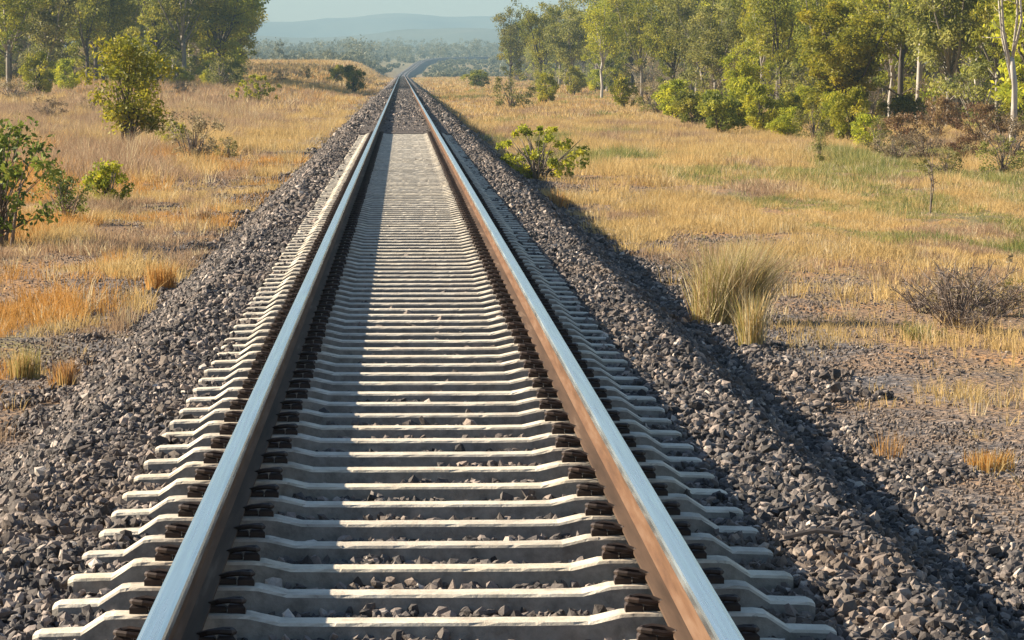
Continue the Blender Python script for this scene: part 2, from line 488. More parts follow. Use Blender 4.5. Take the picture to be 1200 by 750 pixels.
# ------------------------------------------------------------------ sleepers
def sleeper_mesh(seed):
    rj = random.Random(seed)
    # (x, top z, top half width, bottom z)
    L = [(-1.215, -.240, .060), (-1.195, -.232, .070), (-1.07, -.228, .072), (-1.0, -.182, .072), (-.97, -.178, .072), (-.60, -.178, .072), (-.56, -.181, .072), (-.47, -.202, .072), (-.3, -.204, .071)]
    L = L + [(-x, z, w) for x, z, w in reversed(L)]
    xs_ = sorted(set([l[0] for l in L] + [round(-1.16 + .045 * i, 4) for i in range(52)]))
    L = [(x, float(np.interp(x, [l[0] for l in L], [l[1] for l in L])), float(np.interp(x, [l[0] for l in L], [l[2] for l in L]))) for x in xs_]
    secs = []
    for x, z, w in L:
        c = .010 + (rj.random() ** 5) * .016; w = w - .004 + rj.uniform(-.0006, .0006)
        secs.append([(x, -w - .030, z - .17), (x, -w - .008, z - .05), (x, -w - .001, z - .010), (x, -w + c * .6, z - .001), (x, -w + .03, z), (x, w - .03, z), (x, w - c * .6, z - .001), (x, w + .001, z - .010), (x, w + .008, z - .05), (x, w + .03, z - .17)])
    mb = MB(); mb.loft(secs)
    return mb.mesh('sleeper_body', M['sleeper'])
def clip_mesh(sg):
    """cast shoulder and bent spring clip; sg = +1: rail lies towards +x"""
    mb = MB()
    mb.box(-.050, .004, -.032, .032, -.02, .026, .008)
    pts = [(.058, -.026, .026), (.030, -.034, .034), (-.010, -.036, .040), (-.036, -.024, .042), (-.044, 0, .040), (-.034, .022, .042), (-.006, .026, .046), (.030, .020, .042), (.058, .006, .032), (.064, -.010, .028)]
    mb.tube([(a, b_, c_ - .006) for a, b_, c_ in pts], [.009] * len(pts), 6)
    mb.box(.008, .070, -.020, .020, .002, .022, .005)
    if sg < 0:
        mb.v = [Vector((-v.x, -v.y, v.z)) for v in mb.v]
    return mb.mesh('rail_clip', M['clip'])
SLS = [sleeper_mesh(i) for i in range(7)]; SL = SLS[0]; CP, CM = clip_mesh(1), clip_mesh(-1)
def make_sleeper():
    root = empty('railway_sleeper', (0, 0, -.275))
    o = obj('sleeper_body', SL, root, (0, 0, .275))
    for xr in (-.75, .75):
        obj('rail_clip', CP, root, (xr - .125, 0, .275 - .178))
        obj('rail_clip', CM, root, (xr + .125, 0, .275 - .178))
    return root
ORD = ['nearest', 'second', 'third', 'fourth', 'fifth', 'sixth', 'seventh', 'eighth', 'ninth', 'tenth', 'eleventh', 'twelfth', 'thirteenth', 'fourteenth', 'fifteenth', 'sixteenth', 'seventeenth', 'eighteenth', 'nineteenth', 'twentieth']
rng = random.Random(5)
SPC = .603
Y0 = 14.0 - SPC * 6 - .05
sl_y = [Y0 + SPC * i for i in range(int((97 - Y0) / SPC))]
proto = make_sleeper()
for i, y in enumerate(sl_y):
    o = proto if i == 0 else copy_tree(proto)
    o.children[[c.name.startswith('sleeper_body') for c in o.children].index(True)].data = SLS[i % 7] if i % 3 else SLS[(i * 5) % 7]
    o.location = (rng.uniform(-.006, .006), y + rng.uniform(-.008, .008), -.275)
    o.rotation_euler = (rng.uniform(-.006, .006), 0, rng.uniform(-.004, .004))
    if i == 0: lb = 'nearest pale sleeper, cut by the bottom edge of the photo'
    elif i < len(ORD): lb = '%s pale sleeper counted up from the bottom edge of the photo' % ORD[i]
    else: lb = 'one of the pale sleepers packed tight in the farther half of the pale stretch'
    tag(o, lb, 'sleeper', 'pale sleepers under the rails')
y_t = sl_y[-1] + .62
mb = MB(); mb.box(-1.2, 1.2, -.115, .115, -.34, -.183, .012)
TM = mb.mesh('timber_sleeper', M['timber'])
for i in range(150):
    o = obj('timber_sleeper', TM, None, (rng.uniform(-.03, .03), y_t + i * .61, rng.uniform(-.012, .0)))
    o.rotation_euler = (0, 0, rng.uniform(-.01, .01))
    tag(o, 'dark timber sleeper beyond the pale stretch, one of a far dense row', 'sleeper', 'dark sleepers beyond the pale ones')
y_s = y_t + 150 * .61
mb = MB()
y = y_s
while y < 1115:
    mb.box(-1.2, 1.2, y - .115, y + .115, -.34, -.183 - .008 * rng.random(), 0)
    y += .61
tag(mb.build('distant_sleepers', M['timber']), kind='stuff')

# embankment of the far bend
far_path = [p for p in long_path if p[1] > 1000]
mb = MB(); mb.loft(sweep([(-6.0, -3.4), (-1.8, -.26), (1.8, -.26), (6.0, -3.4)], [(0, 1112, 0)] + [p for p in long_path if p[1] > 1125]))
M['emb'] = simple('far_ballast', [(.3, (.07, .055, .065)), (.7, (.11, .09, .10))], .8, .95, 0, 0)
tag(mb.build('railway_embankment', M['emb']), kind='structure')

# ------------------------------------------------------------------ ballast stones
def ico():
    t = (1 + 5 ** .5) / 2
    v = np.array([(-1, t, 0), (1, t, 0), (-1, -t, 0), (1, -t, 0), (0, -1, t), (0, 1, t), (0, -1, -t), (0, 1, -t), (t, 0, -1), (t, 0, 1), (-t, 0, -1), (-t, 0, 1)], float)
    v /= np.linalg.norm(v[0])
    f = np.array([(0, 11, 5), (0, 5, 1), (0, 1, 7), (0, 7, 10), (0, 10, 11), (1, 5, 9), (5, 11, 4), (11, 10, 2), (10, 7, 6), (7, 1, 8), (3, 9, 4), (3, 4, 2), (3, 2, 6), (3, 6, 8), (3, 8, 9), (4, 9, 5), (2, 4, 11), (6, 2, 10), (8, 6, 7), (9, 8, 1)])
    return v, f
IV, IF = ico()
def rotmats(n, g):
    q = g.normal(size=(n, 4)); q /= np.linalg.norm(q, axis=1)[:, None]
    w, x, y, z = q.T
    return np.stack([1 - 2 * (y * y + z * z), 2 * (x * y - z * w), 2 * (x * z + y * w), 2 * (x * y + z * w), 1 - 2 * (x * x + z * z), 2 * (y * z - x * w), 2 * (x * z - y * w), 2 * (y * z + x * w), 1 - 2 * (x * x + y * y)], -1).reshape(n, 3, 3)
def stones(name, P, size, g, tone=0.0, squash=.65, m=None):
    n = len(P)
    v = IV[None] * (1 + g.uniform(-.38, .30, size=(n, 12, 1)))
    sc = np.stack([g.uniform(.8, 1.35, n), g.uniform(.6, 1.0, n), g.uniform(.45, .8, n)], -1)
    v = v * sc[:, None, :]
    v = np.einsum('nij,nkj->nki', rotmats(n, g), v)
    v[:, :, 2] *= squash + .3
    v = v * size[:, None, None] + P[:, None, :]
    Fs = (IF[None] + (np.arange(n) * 12)[:, None, None]).reshape(-1, 3)
    t = np.clip(g.beta(1.3, 1.9, n) + tone, 0, 1)
    return mesh_np(name, v.reshape(-1, 3), Fs, m or M['stone'], {'tint': ('FLOAT', np.repeat(t, 20))})

def scatter(g, y0, y1, dens, xr):
    """random ground points inside the (widened) view, lateral range xr = (lo, hi)"""
    area = (y1 - y0) * (xr[1] - xr[0])
    n = int(area * dens)
    y = g.uniform(y0, y1, n); x = g.uniform(xr[0], xr[1], n)
    lo = CAMX - y * .112 - 1.0; hi = CAMX + y * .172 + 1.0
    k = (x > lo) & (x < hi)
    return x[k], y[k]

SLY = np.array(sl_y)
def not_sleeper(x, y, m=.070):
    ph = np.abs((y - Y0 + SPC / 2) % SPC - SPC / 2)
    return ~((ph < m) & (np.abs(x) < 1.22) & (y < 97))

g = np.random.default_rng(11)
def ballast():
    for (y0, y1, dens, sz) in ((8.5, 22, 950, .0235), (22, 45, 560, .027), (45, 110, 190, .038), (110, 320, 34, .07)):
        x, y = scatter(g, y0, y1, dens, (-3.3, 3.6))
        a = np.abs(x)
        toe = np.where(x < 0, 2.7, 2.5 + .5 * np.clip(y / 60, 0, 1)) + (vnoise(x * 2, y * 1.2, 77) - .5) * .8
        k = (a < toe) & not_sleeper(x, y) & ((y < 110) | (a > .0)) & ((y < 97) | (a > 1.2) | (g.random(len(x)) < .35))
        # under the rails only small depth
        x, y = x[k], y[k]
        s = sz * g.uniform(.55, 1.25, len(x)) * np.where(g.random(len(x)) < .06, 1.4, 1)
        a = np.abs(x)
        lump = (vnoise(x * 5, y * 5, 9) - .5) * .035
        z = terrain(x, y) + lump + g.uniform(-.2, .75, len(x)) * s
        inner = a < 1.22
        z = np.where(inner, np.minimum(z, -.229 + .036 * vnoise(x * 4, y * 3, 15) * 1.0 + (0 if sz < .05 else 0)), z)
        z = np.where(inner & (y > 97), -.20 + g.uniform(-.05, .0, len(z)), z)
        if 40 < y0 < 90: z = np.where(inner & (y < 97), np.minimum(z, -.262), z)
        if y0 > 90: z = np.where(inner, -.20 + g.uniform(-.05, .01, len(z)), z)
        yield np.stack([x, y, z], -1), s, a
parts = list(ballast())
P = np.concatenate([p[0] for p in parts]); S = np.concatenate([p[1] for p in parts])
tag(obj('ballast', stones('ballast', P, S, g)), kind='stuff')
# fine gravel on the formation
Pl, Sl = [], []
for (y0, y1, dens, sz) in ((9, 24, 330, .010), (24, 50, 190, .013), (50, 110, 60, .021)):
    x, y = scatter(g, y0, y1, dens, (-6, 6.5))
    a = np.abs(x)
    lim = np.where(x < 0, 4.3, 4.1) + (fnoise(x * .6, y * .3, 40) - .5) * 4.5
    k = (a > 2.3) & ((a < lim) | (g.random(len(x)) < .22))
    x, y = x[k], y[k]
    s = sz * g.uniform(.5, 1.5, len(x))
    Pl.append(np.stack([x, y, terrain(x, y) + s * .2], -1)); Sl.append(s)
tag(obj('formation_gravel', stones('formation_gravel', np.concatenate(Pl), np.concatenate(Sl), g, .05, m=M['gravel'])), kind='stuff')

# ------------------------------------------------------------------ grass
PAL = np.array([(.56, .40, .17), (.54, .29, .08), (.38, .26, .16), (.34, .31, .10), (.16, .20, .06), (.68, .57, .35)])
def blades(P, hgt, wid, col, g, lean=.35, spread=.1, nb=12, bend=True):
    """P tuft centres (n,3); returns mesh arrays"""
    n = len(P); m = n * nb
    base = np.repeat(P, nb, 0)
    hgt = np.repeat(hgt, nb) * g.uniform(.55, 1.1, m); wid = np.repeat(wid, nb) * g.uniform(.6, 1.2, m)
    sp = np.repeat(np.broadcast_to(spread, (n,)), nb)
    an = g.uniform(0, 2 * np.pi, m); rr = sp * np.sqrt(g.uniform(0, 1, m))
    base = base + np.stack([np.cos(an) * rr, np.sin(an) * rr, -np.full(m, .02)], -1)
    la = an + g.normal(0, .6, m); ll = np.abs(g.normal(0, lean, m)) * hgt
    tip = base + np.stack([np.cos(la) * ll, np.sin(la) * ll, hgt], -1)
    wa = g.uniform(0, np.pi, m)
    wv = np.stack([np.cos(wa), np.sin(wa), np.zeros(m)], -1) * wid[:, None] * .5
    c = np.repeat(col, nb, 0) * g.uniform(.75, 1.2, (m, 1))
    if bend:
        mid = base * .45 + tip * .55; mid[:, 2] = base[:, 2] + hgt * .62
        mid[:, :2] = base[:, :2] + (tip[:, :2] - base[:, :2]) * .38
        V = np.stack([base - wv, base + wv, mid + wv * .7, mid - wv * .7, tip], 1).reshape(-1, 3)
        o = np.arange(m)[:, None] * 5
        Fs = np.concatenate([o + np.array([[0, 1, 2]]), o + np.array([[0, 2, 3]]), o + np.array([[3, 2, 4]])], 1).reshape(-1, 3)
        cc = np.repeat(c, 3, 0)
    else:
        V = np.stack([base - wv, base + wv, tip], 1).reshape(-1, 3)
        Fs = np.arange(m * 3).reshape(-1, 3); cc = np.repeat(c, 1, 0)
    return V, Fs, cc
def merge(parts):
    Vs, Fs, Cs, o = [], [], [], 0
    for V, f, c in parts:
        Vs.append(V); Fs.append(f + o); Cs.append(c); o += len(V)
    return np.concatenate(Vs), np.concatenate(Fs), np.concatenate(Cs)
def grass_mesh(name, parts):
    V, f, c = merge(parts)
    c4 = np.concatenate([np.clip(c, 0, .85), np.ones((len(c), 1))], 1)
    return mesh_np(name, V, f, M['grass'], {'col': ('FLOAT_COLOR', c4)})

def grass_colour(x, y):
    n1 = fnoise(x * .5, y * .16, 61); n2 = fnoise(x * .22, y * .05, 71); n3 = g.random(len(x))
    idx = np.zeros(len(x), int)
    idx[n1 < .40] = 2
    idx[(x < 0) & (n1 > .52) & (y < 110)] = 1
    idx[(x > 0) & (n2 > .66)] = 3
    idx[(x > 0) & (n2 > .66) & (n3 > .6)] = 4
    green = (x > 6.5) & (x < 20) & (y > 48) & (y < 100) & (fnoise(x * .8, y * .2, 91) > .43)
    idx[green & (n3 > .25)] = 3; idx[green & (n3 > .62)] = 4
    # red-brown weedy ground at the foot of the trees on the right and far left rough
    idx[(x < -6) & (y > 75) & (y < 330) & (n1 < .62)] = 2
    idx[(y > 260) & (n3 > .8)] = 1
    idx[n3 > .93] = 5
    c = PAL[idx]
    return c * (0.8 + .4 * fnoise(x * 1.2, y * .5, 33))[:, None]

gp = []
for (y0, y1, dens, w, h, nb, bend, sp) in ((11, 34, 60, .006, .22, 12, True, .07), (34, 75, 54, .0085, .27, 13, True, .11), (75, 200, 15, .018, .42, 13, False, .2), (200, 420, 2.4, .06, .42, 9, False, .3), (420, 1050, .55, .14, .5, 8, False, .6)):
    for side in (-1, 1):
        xr = (-2.6 - y1 * .13, -2.6) if side < 0 else (2.7, 2.7 + min(y1 * .18, 40))
        x, y = scatter(g, y0, y1, dens, xr)
        a = np.abs(x)
        n = fnoise(x * .9, y * .45, 51)
        # chance of grass grows away from the gravel
        edge = np.interp(y, [10, 30, 60, 150, 1000], [2.75, 2.85, 3.3, 4.0, 3.9]) if side < 0 else np.interp(y, [10, 30, 45, 70, 150, 1000], [4.1, 4.5, 4.7, 4.6, 4.4, 4.1])
        pr = np.clip((a - edge) / 2.6 + .42 + (n - .5) * 4.2, 0.03, 1) * np.where(fnoise(x * .45, y * .12, 57) < .36, .3, 1)
        if side > 0: pr = pr * np.where((y < 45), .55, 1)
        k = g.random(len(x)) < pr
        x, y = x[k], y[k]; a = a[k]
        hh = h * (.15 + 1.5 * fnoise(x * .9, y * .35, 81) ** 1.5) * g.uniform(.6, 1.3, len(x))
        hh = np.where((x > 0) & (y < 100) & (a > 6), hh * .6, hh)
        hh = np.where((x < -6) & (y > 75), hh * 1.5, hh)
        P_ = np.stack([x, y, terrain(x, y)], -1)
        gp.append(blades(P_, hh, np.full(len(x), w), grass_colour(x, y), g, .62, sp, nb, bend))
tag(obj('dry_grass', grass_mesh('dry_grass', gp)), kind='stuff')

def tuft(px, py, hpx, wpx, label, colors, nb=260, name='grass_tuft', group=None, lean=.28, fan=False):
    x, y, z = gpix(px, py)
    k = y / F; h = hpx * k; r = wpx * k * .5
    n = max(6, nb // 12)
    an = g.uniform(0, 6.283, n); rr = r * .45 * np.sqrt(g.random(n))
    tx, ty = np.cos(an) * rr, np.sin(an) * rr * .8
    tz = terrain(x + tx, y + ty) - z
    col = PAL[np.array(colors)[g.integers(0, len(colors), n)]]
    me = grass_mesh(name, [blades(np.stack([tx, ty, tz], -1), np.full(n, h * .95), np.full(n, max(.004, (.8 if fan else 1.1) * k)), col, g, lean, .05 + r * .12, 12, True)])
    if fan:
        me.transform(__import__('mathutils').Matrix.Shear('XY', 4, (.22, 0)))
    return tag(obj(name, me, None, (x, y, z)), label, 'grass tuft', group)
tuft(852, 380, 108, 135, 'big pale golden grass tussock at the foot of the right ballast slope', [0, 5, 5, 3, 3, 2], 2600, lean=.5, fan=True)
tuft(882, 408, 75, 45, 'small greenish grass tuft just in front of the big golden tussock', [3, 0, 5], 260)
tuft(190, 340, 42, 60, 'orange dry grass tuft beside the ballast on the left', [1, 1, 0], 320)
tuft(28, 442, 42, 55, 'golden grass tuft near the left edge beside the ballast', [0, 0, 3], 320)
tuft(74, 448, 34, 40, 'small rusty orange grass tuft at the left ballast toe', [1, 1, 2], 220)
tuft(1045, 545, 48, 50, 'sparse red-brown weed tuft on the gravel right of the shaded slope', [1, 2, 2], 90)
tuft(1165, 552, 30, 90, 'bright orange dry grass patch at the right edge of the photo', [1, 1, 0], 360)
tuft(1080, 400, 26, 60, 'green weedy tuft on the gravel beside the twiggy dead bush', [3, 4, 0], 200)
tuft(655, 245, 26, 26, 'small brown grass tuft on the right ballast slope below the spreading shrub', [1, 2, 0], 120)
tuft(235, 262, 30, 60, 'pale straw tuft on the left gravel bank', [0, 5, 2], 200)

# ------------------------------------------------------------------ trees and shrubs
def leaves(cent, rad, cnt, size, g, flat=.8, long=1.7):
    n = len(cent); idx = np.repeat(np.arange(n), cnt); m = len(idx)
    d = g.normal(size=(m, 3)); d /= np.linalg.norm(d, axis=1)[:, None]
    r = g.random(m) ** .45
    p = cent[idx] + d * (rad[idx] * r)[:, None] * np.array([1, 1, flat])
    u = g.normal(size=(m, 3)); u[:, 2] -= .5; u /= np.linalg.norm(u, axis=1)[:, None]
    t = g.normal(size=(m, 3)); w = np.cross(u, t); w /= np.linalg.norm(w, axis=1)[:, None] + 1e-9
    s = (size * g.uniform(.6, 1.3, m))[:, None]
    V = np.stack([p - u * s * .5 * long, p + w * s * .38, p + u * s * .5 * long, p - w * s * .38], 1).reshape(-1, 3)
    Fs = np.arange(m * 4).reshape(-1, 4)
    ct = g.random(n)
    tint = np.clip(ct[idx] * .55 + g.random(m) * .45, 0, 1)
    return V, Fs, tint
def crown_mesh(name, cent, rad, cnt, size, material, g, flat=.8, long=1.7):
    V, f, t = leaves(np.array(cent), np.array(rad), cnt, size, g, flat, long)
    return mesh_np(name, V, f, material, {'tint': ('FLOAT', t)})

def gum(seed, Hh, bark, leafm, fork=.42, spread=.32, nl=6, cnt=105, lsize=.15, crad=.9, name='gum_tree', lean=0., trunk_r=.16, low=0):
    r = random.Random(seed); g_ = np.random.default_rng(seed)
    mb = MB(); cent, rad = [], []
    top = Vector((lean * Hh * .4, r.uniform(-.2, .2), Hh * fork))
    p = [Vector((0, 0, -.3)), Vector((0, 0, .05)), Vector((r.uniform(-.1, .1), 0, Hh * fork * .35)), Vector((top.x * .5 + r.uniform(-.15, .15), 0, Hh * fork * .7)), top]
    mb.tube(p, [trunk_r * 1.35, trunk_r * 1.15, trunk_r, trunk_r * .9, trunk_r * .8], 8)
    for i in range(nl):
        a = 2 * math.pi * i / nl + r.uniform(-.5, .5)
        reach = Hh * spread * r.uniform(.35, 1.0); hz_ = Hh * r.uniform(.68, .97) if i else Hh
        if i == 0: reach *= .3
        e = Vector((top.x + math.cos(a) * reach, top.y + math.sin(a) * reach, hz_))
        s0 = top - Vector((0, 0, r.uniform(0, .25) * Hh * fork))
        m1 = s0.lerp(e, .35) + Vector((r.uniform(-.2, .2), r.uniform(-.2, .2), -.03 * Hh)); m2 = s0.lerp(e, .7) + Vector((r.uniform(-.25, .25), r.uniform(-.25, .25), .02 * Hh))
        rr = trunk_r * r.uniform(.42, .62)
        mb.tube([s0, m1, m2, e], [rr, rr * .8, rr * .5, rr * .2], 6)
        for q in range(8):
            t = r.uniform(.25, 1.0)
            b0 = s0.lerp(e, t)
            dd = Vector((r.gauss(0, 1), r.gauss(0, 1), r.uniform(-.1, .9))).normalized() * Hh * r.uniform(.07, .15)
            e2 = b0 + dd
            mb.tube([b0, b0.lerp(e2, .5) + Vector((0, 0, -.04)), e2], [rr * .35, rr * .22, rr * .08], 4)
            cent.append(e2); rad.append(crad * r.uniform(.55, 1.15))
        cent.append(e); rad.append(crad * r.uniform(.6, 1.0))
    for q in range(low):
        a = r.uniform(0, 6.28); zz = Hh * r.uniform(.18, .5); rr_ = Hh * r.uniform(.08, .2)
        e2 = Vector((math.cos(a) * rr_, math.sin(a) * rr_, zz))
        mb.tube([Vector((0, 0, zz * .7)), e2], [trunk_r * .3, .02], 4)
        cent.append(e2); rad.append(crad * r.uniform(.5, .9))
    root = empty(name)
    mb.build('trunk', bark, root, True)
    obj('crown', crown_mesh('crown', [tuple(c) for c in cent], rad, cnt, lsize, leafm, g_), root)
    return root

def shrub(seed, Hh, wid, leafm, bark, nst=7, ncl=26, cnt=70, lsize=.07, name='shrub', crad=.2, base=.15, long=1.6):
    r = random.Random(seed); g_ = np.random.default_rng(seed)
    mb = MB(); cent, rad = [], []
    for i in range(nst):
        a = r.uniform(0, 6.28); t = r.uniform(.1, .8)
        e = Vector((math.cos(a) * wid * .5 * t, math.sin(a) * wid * .5 * t, Hh * r.uniform(.55, .95) * (1 - .25 * t)))
        b0 = Vector((r.uniform(-.05, .05) * wid, r.uniform(-.05, .05) * wid, -.1))
        mb.tube([b0, b0.lerp(e, .5) + Vector((0, 0, .05 * Hh)), e], [.012 * Hh + .006, .008 * Hh + .004, .004], 5)
    for i in range(ncl):
        u = r.random(); a = r.uniform(0, 6.28)
        zz = base + (1 - base) * u
        prof = math.sin(math.pi * min(.97, .12 + .80 * u)) ** .7
        rr = wid * .5 * prof * math.sqrt(r.random()) * r.uniform(.7, 1.1)
        cent.append((math.cos(a) * rr, math.sin(a) * rr, zz * Hh * .95)); rad.append(crad * Hh * r.uniform(.45, 1.0))
        s = Vector((0, 0, zz * Hh * .4)); mb.tube([s, Vector(cent[-1])], [.006 * Hh, .003], 4)
    root = empty(name)
    mb.build('stems', bark, root, True)
    obj('foliage', crown_mesh('foliage', cent, rad, cnt, lsize, leafm, g_, .85, long), root)
    return root

def twiggy(seed, Hh, wid, nst=26, name='dead_bush', leafm=None, ncl=0, lsize=.03):
    r = random.Random(seed); g_ = np.random.default_rng(seed)
    mb = MB(); ends = []
    for i in range(nst):
        a = r.uniform(0, 6.28); t = r.uniform(.2, 1.0)
        e = Vector((math.cos(a) * wid * .5 * t, math.sin(a) * wid * .5 * t, Hh * r.uniform(.35, 1.0)))
        m1 = e * .5 + Vector((r.uniform(-.05, .05), r.uniform(-.05, .05), .08 * Hh))
        k = .004 + .006 * Hh
        mb.tube([(0, 0, -.05), m1, e], [k, k * .7, k * .3], 4)
        for q in range(5):
            s = m1.lerp(e, r.random())
            d = Vector((r.gauss(0, 1), r.gauss(0, 1), r.gauss(.5, .7))).normalized() * Hh * r.uniform(.12, .3)
            mb.tube([s, s + d], [k * .45, k * .2], 3)
            ends.append(tuple(s + d))
    root = empty(name)
    mb.build('twigs', M['twig'], root)
    if ncl:
        cc = [ends[r.randrange(len(ends))] for _ in range(ncl)]
        obj('foliage', crown_mesh('foliage', cc, [.09 * Hh] * ncl, 14, lsize, leafm, g_), root)
    return root

used = {}
def place(protos, key, px, py, hpx, label, cat, group=None, wide=1.0, at=None, rz=None):
    """copy of a prototype standing where the photo shows its foot, hpx photo pixels tall"""
    root, H0 = protos[key]
    if at: x, y = at; z = th(x, y); s = hpx / H0           # hpx is then a height in metres
    else:
        x, y, z = gpix(px, py); s = hpx * y / F / H0
    if key not in used: used[key] = 1; o = root
    else: o = copy_tree(root)
    o.location = (x, y, z - .03)
    o.rotation_euler = (0, 0, rng.uniform(0, 6.28) if rz is None else rz)
    o.scale = (s * wide, s * wide, s)
    for k_ in ('group',):
        if k_ in o.keys(): del o[k_]
    tag(o, label, cat, group)
    return o

PR = {
 'gum1': (gum(1, 11, M['bark_mid'], M['leaf'], .36, .28, 7, low=4), 11),
 'gum2': (gum(2, 11, M['bark_pale'], M['leaf_yellow'], .42, .25, 6, low=5), 11),
 'gum3': (gum(3, 11, M['bark_dark'], M['leaf'], .34, .30, 8, low=12), 11),
 'gum4': (gum(4, 10, M['bark_mid'], M['leaf_grey'], .32, .30, 8, low=14), 10),
 'gum5': (gum(5, 9, M['bark_dark'], M['leaf_yellow'], .3, .30, 8, low=14, crad=.85), 9),
 'gum6': (gum(6, 11, M['bark_dark'], M['leaf'], .4, .26, 7, low=8), 11),
 'gumA': (gum(21, 11, M['bark_pale'], M['leaf'], .46, .22, 5, lsize=.13, trunk_r=.17, lean=.03), 11),
 'gumB': (gum(22, 11, M['bark_dark'], M['leaf'], .5, .2, 5, lsize=.13, trunk_r=.17), 11),
 'gumC': (gum(23, 11, M['bark_pale'], M['leaf'], .38, .22, 4, lsize=.13, trunk_r=.15), 11),
 'oval': (gum(31, 7, M['bark_dark'], M['leaf_yellow'], .3, .36, 12, cnt=150, lsize=.12, low=26, crad=.62, name='leafy_tree'), 7),
 'bushy': (shrub(41, 3, 1.9, M['leaf_yellow'], M['bark_dark'], 7, 50, 105, .07, 'tall_shrub', crad=.17, base=.22), 3),
 'bush1': (shrub(42, 2, 2.2, M['leaf_yellow'], M['bark_dark'], 7, 44, 120, .075), 2),
 'bush2': (shrub(43, 2, 2.4, M['leaf'], M['bark_dark'], 7, 44, 120, .08), 2),
 'bush3': (shrub(44, 2, 2.6, M['leaf_grey'], M['twig'], 9, 28, 60, .07, base=.1), 2),
 'bushr': (shrub(45, 2, 2.8, M['leaf_red'], M['bark_dark'], 8, 34, 80, .08), 2),
 'bushd': (shrub(46, 1.4, 2.2, M['leaf_dry'], M['twig'], 14, 34, 60, .05), 1.4),
 'sprawl': (shrub(47, 1.1, 2.0, M['leaf_yellow'], M['twig'], 16, 56, 50, .045, crad=.12, base=.05, long=2.0), 1.1),
 'broad': (shrub(48, 1.35, 1.5, M['leaf_broad'], M['twig'], 12, 40, 44, .046, crad=.15, long=1.6), 1.35),
 'small': (shrub(49, .6, .6, M['leaf_yellow'], M['twig'], 8, 34, 60, .035), .6),
 'thick': (shrub(51, 4, 3.2, M['leaf_dry'], M['bark_mid'], 26, 46, 46, .10, 'thicket', crad=.13, base=.12), 4),
 'thick2': (shrub(52, 4, 3.4, M['leaf_grey'], M['bark_mid'], 26, 46, 46, .11, 'thicket', crad=.13, base=.10), 4),
 'sapling': (shrub(50, 1.5, .7, M['leaf_grey'], M['twig'], 3, 26, 46, .05), 1.5),
}

# --- left foreground
place(PR, 'broad', 4, 288, 152, 'broad leaved green shrub cut by the left edge of the photo', 'shrub', wide=1.05, rz=.4)
place(PR, 'broad', 78, 262, 68, 'small broad leaved side shoot right of the shrub at the left edge', 'shrub', rz=2.0)
place(PR, 'small', 128, 242, 54, 'low yellow-green bush alone in golden grass on the left', 'shrub')
place(PR, 'bushy', 152, 178, 136, 'tall yellow-green shrub standing alone in the left grass', 'shrub', rz=.9, wide=1.15)
place(PR, 'bushd', 228, 188, 58, 'dry brown-grey bush right of the tall yellow-green shrub', 'bush', wide=1.0)
place(PR, 'sprawl', 300, 122, 36, 'low green bush in the left grass well short of the far trees', 'shrub', wide=.9)
place(PR, 'bush2', 415, 110, 34, 'dark green bush close to the left side of the distant track', 'shrub', wide=.75)
place(PR, 'bush2', 395, 98, 22, 'tiny bush just left of the dark green bush by the distant track', 'shrub')
place(PR, 'bush1', 48, 112, 50, 'yellow-green bush in front of the left woodland near the left edge', 'shrub', wide=.9)
place(PR, 'bush1', 80, 108, 38, 'smaller yellow bush right of the yellow-green bush by the left woodland', 'shrub')
place(PR, 'bushd', 20, 118, 26, 'grey-brown dry brush below the trees at the left edge', 'bush', wide=2.0)
for px, py, hp, k_, lb in ((60, 140, 26, 'bushd', 'grey-brown dry brush in the rough grass near the left edge'),
        (110, 134, 20, 'bushd', 'small dry brown brush left of the tall yellow-green shrub'),
        (268, 184, 24, 'bush3', 'low grey-green bush right of the dry brown-grey bush'),
        (205, 172, 30, 'bush1', 'small green bush touching the left side of the dry brown-grey bush'),
        (215, 112, 18, 'bushd', 'small dry brush in the grass below the left woodland'),
        (330, 96, 16, 'bushd', 'tiny dry brush on the far left grass rise'),
        (360, 92, 14, 'bush3', 'tiny grey-green bush on the far left grass rise')):
    place(PR, k_, px, py, hp, lb, 'bush', wide=1.3)
# --- left woodland front row: pixel foot x, row, height px
for px, py, hp, key, lb in ((14, 112, 165, 'gum1', 'tall pale trunked gum tree at the far left edge'),
        (60, 106, 150, 'gum4', 'grey-green gum tree second from the left edge'),
        (105, 101, 140, 'gum3', 'dark trunked gum tree directly behind the tall yellow-green shrub'),
        (205, 97, 125, 'gum2', 'pale trunked gum tree in the middle of the left woodland'),
        (245, 94, 108, 'gum6', 'dark gum tree second from the right end of the left woodland'),
        (275, 92, 92, 'gum3', 'rightmost dark gum tree ending the left woodland against the sky')):
    place(PR, key, px, py, hp, lb, 'tree', wide=1.1)
wood = np.random.default_rng(90)
keys = ['gum1', 'gum2', 'gum3', 'gum4', 'gum5', 'gum6']
for i in range(95):
    y = wood.uniform(340, 640); f_ = wood.uniform(-.002, .93)
    x = -.041 * y - 2 - f_ * (.075 * y)
    place(PR, keys[wood.integers(0, 6)], 0, 0, wood.uniform(9, 13.5), 'background gum tree inside the dense woodland left of the track', 'tree', 'trees of the left woodland', at=(x, y), wide=1.15)
for i in range(50):
    y = wood.uniform(320, 520); x = -.046 * y - wood.random() * .07 * y
    place(PR, ['bush1', 'bush2', 'bush3'][i % 3], 0, 0, wood.uniform(1.6, 3.2), 'undergrowth bush at the foot of the left woodland', 'shrub', 'bushes under the left woodland', at=(x, y), wide=1.3)

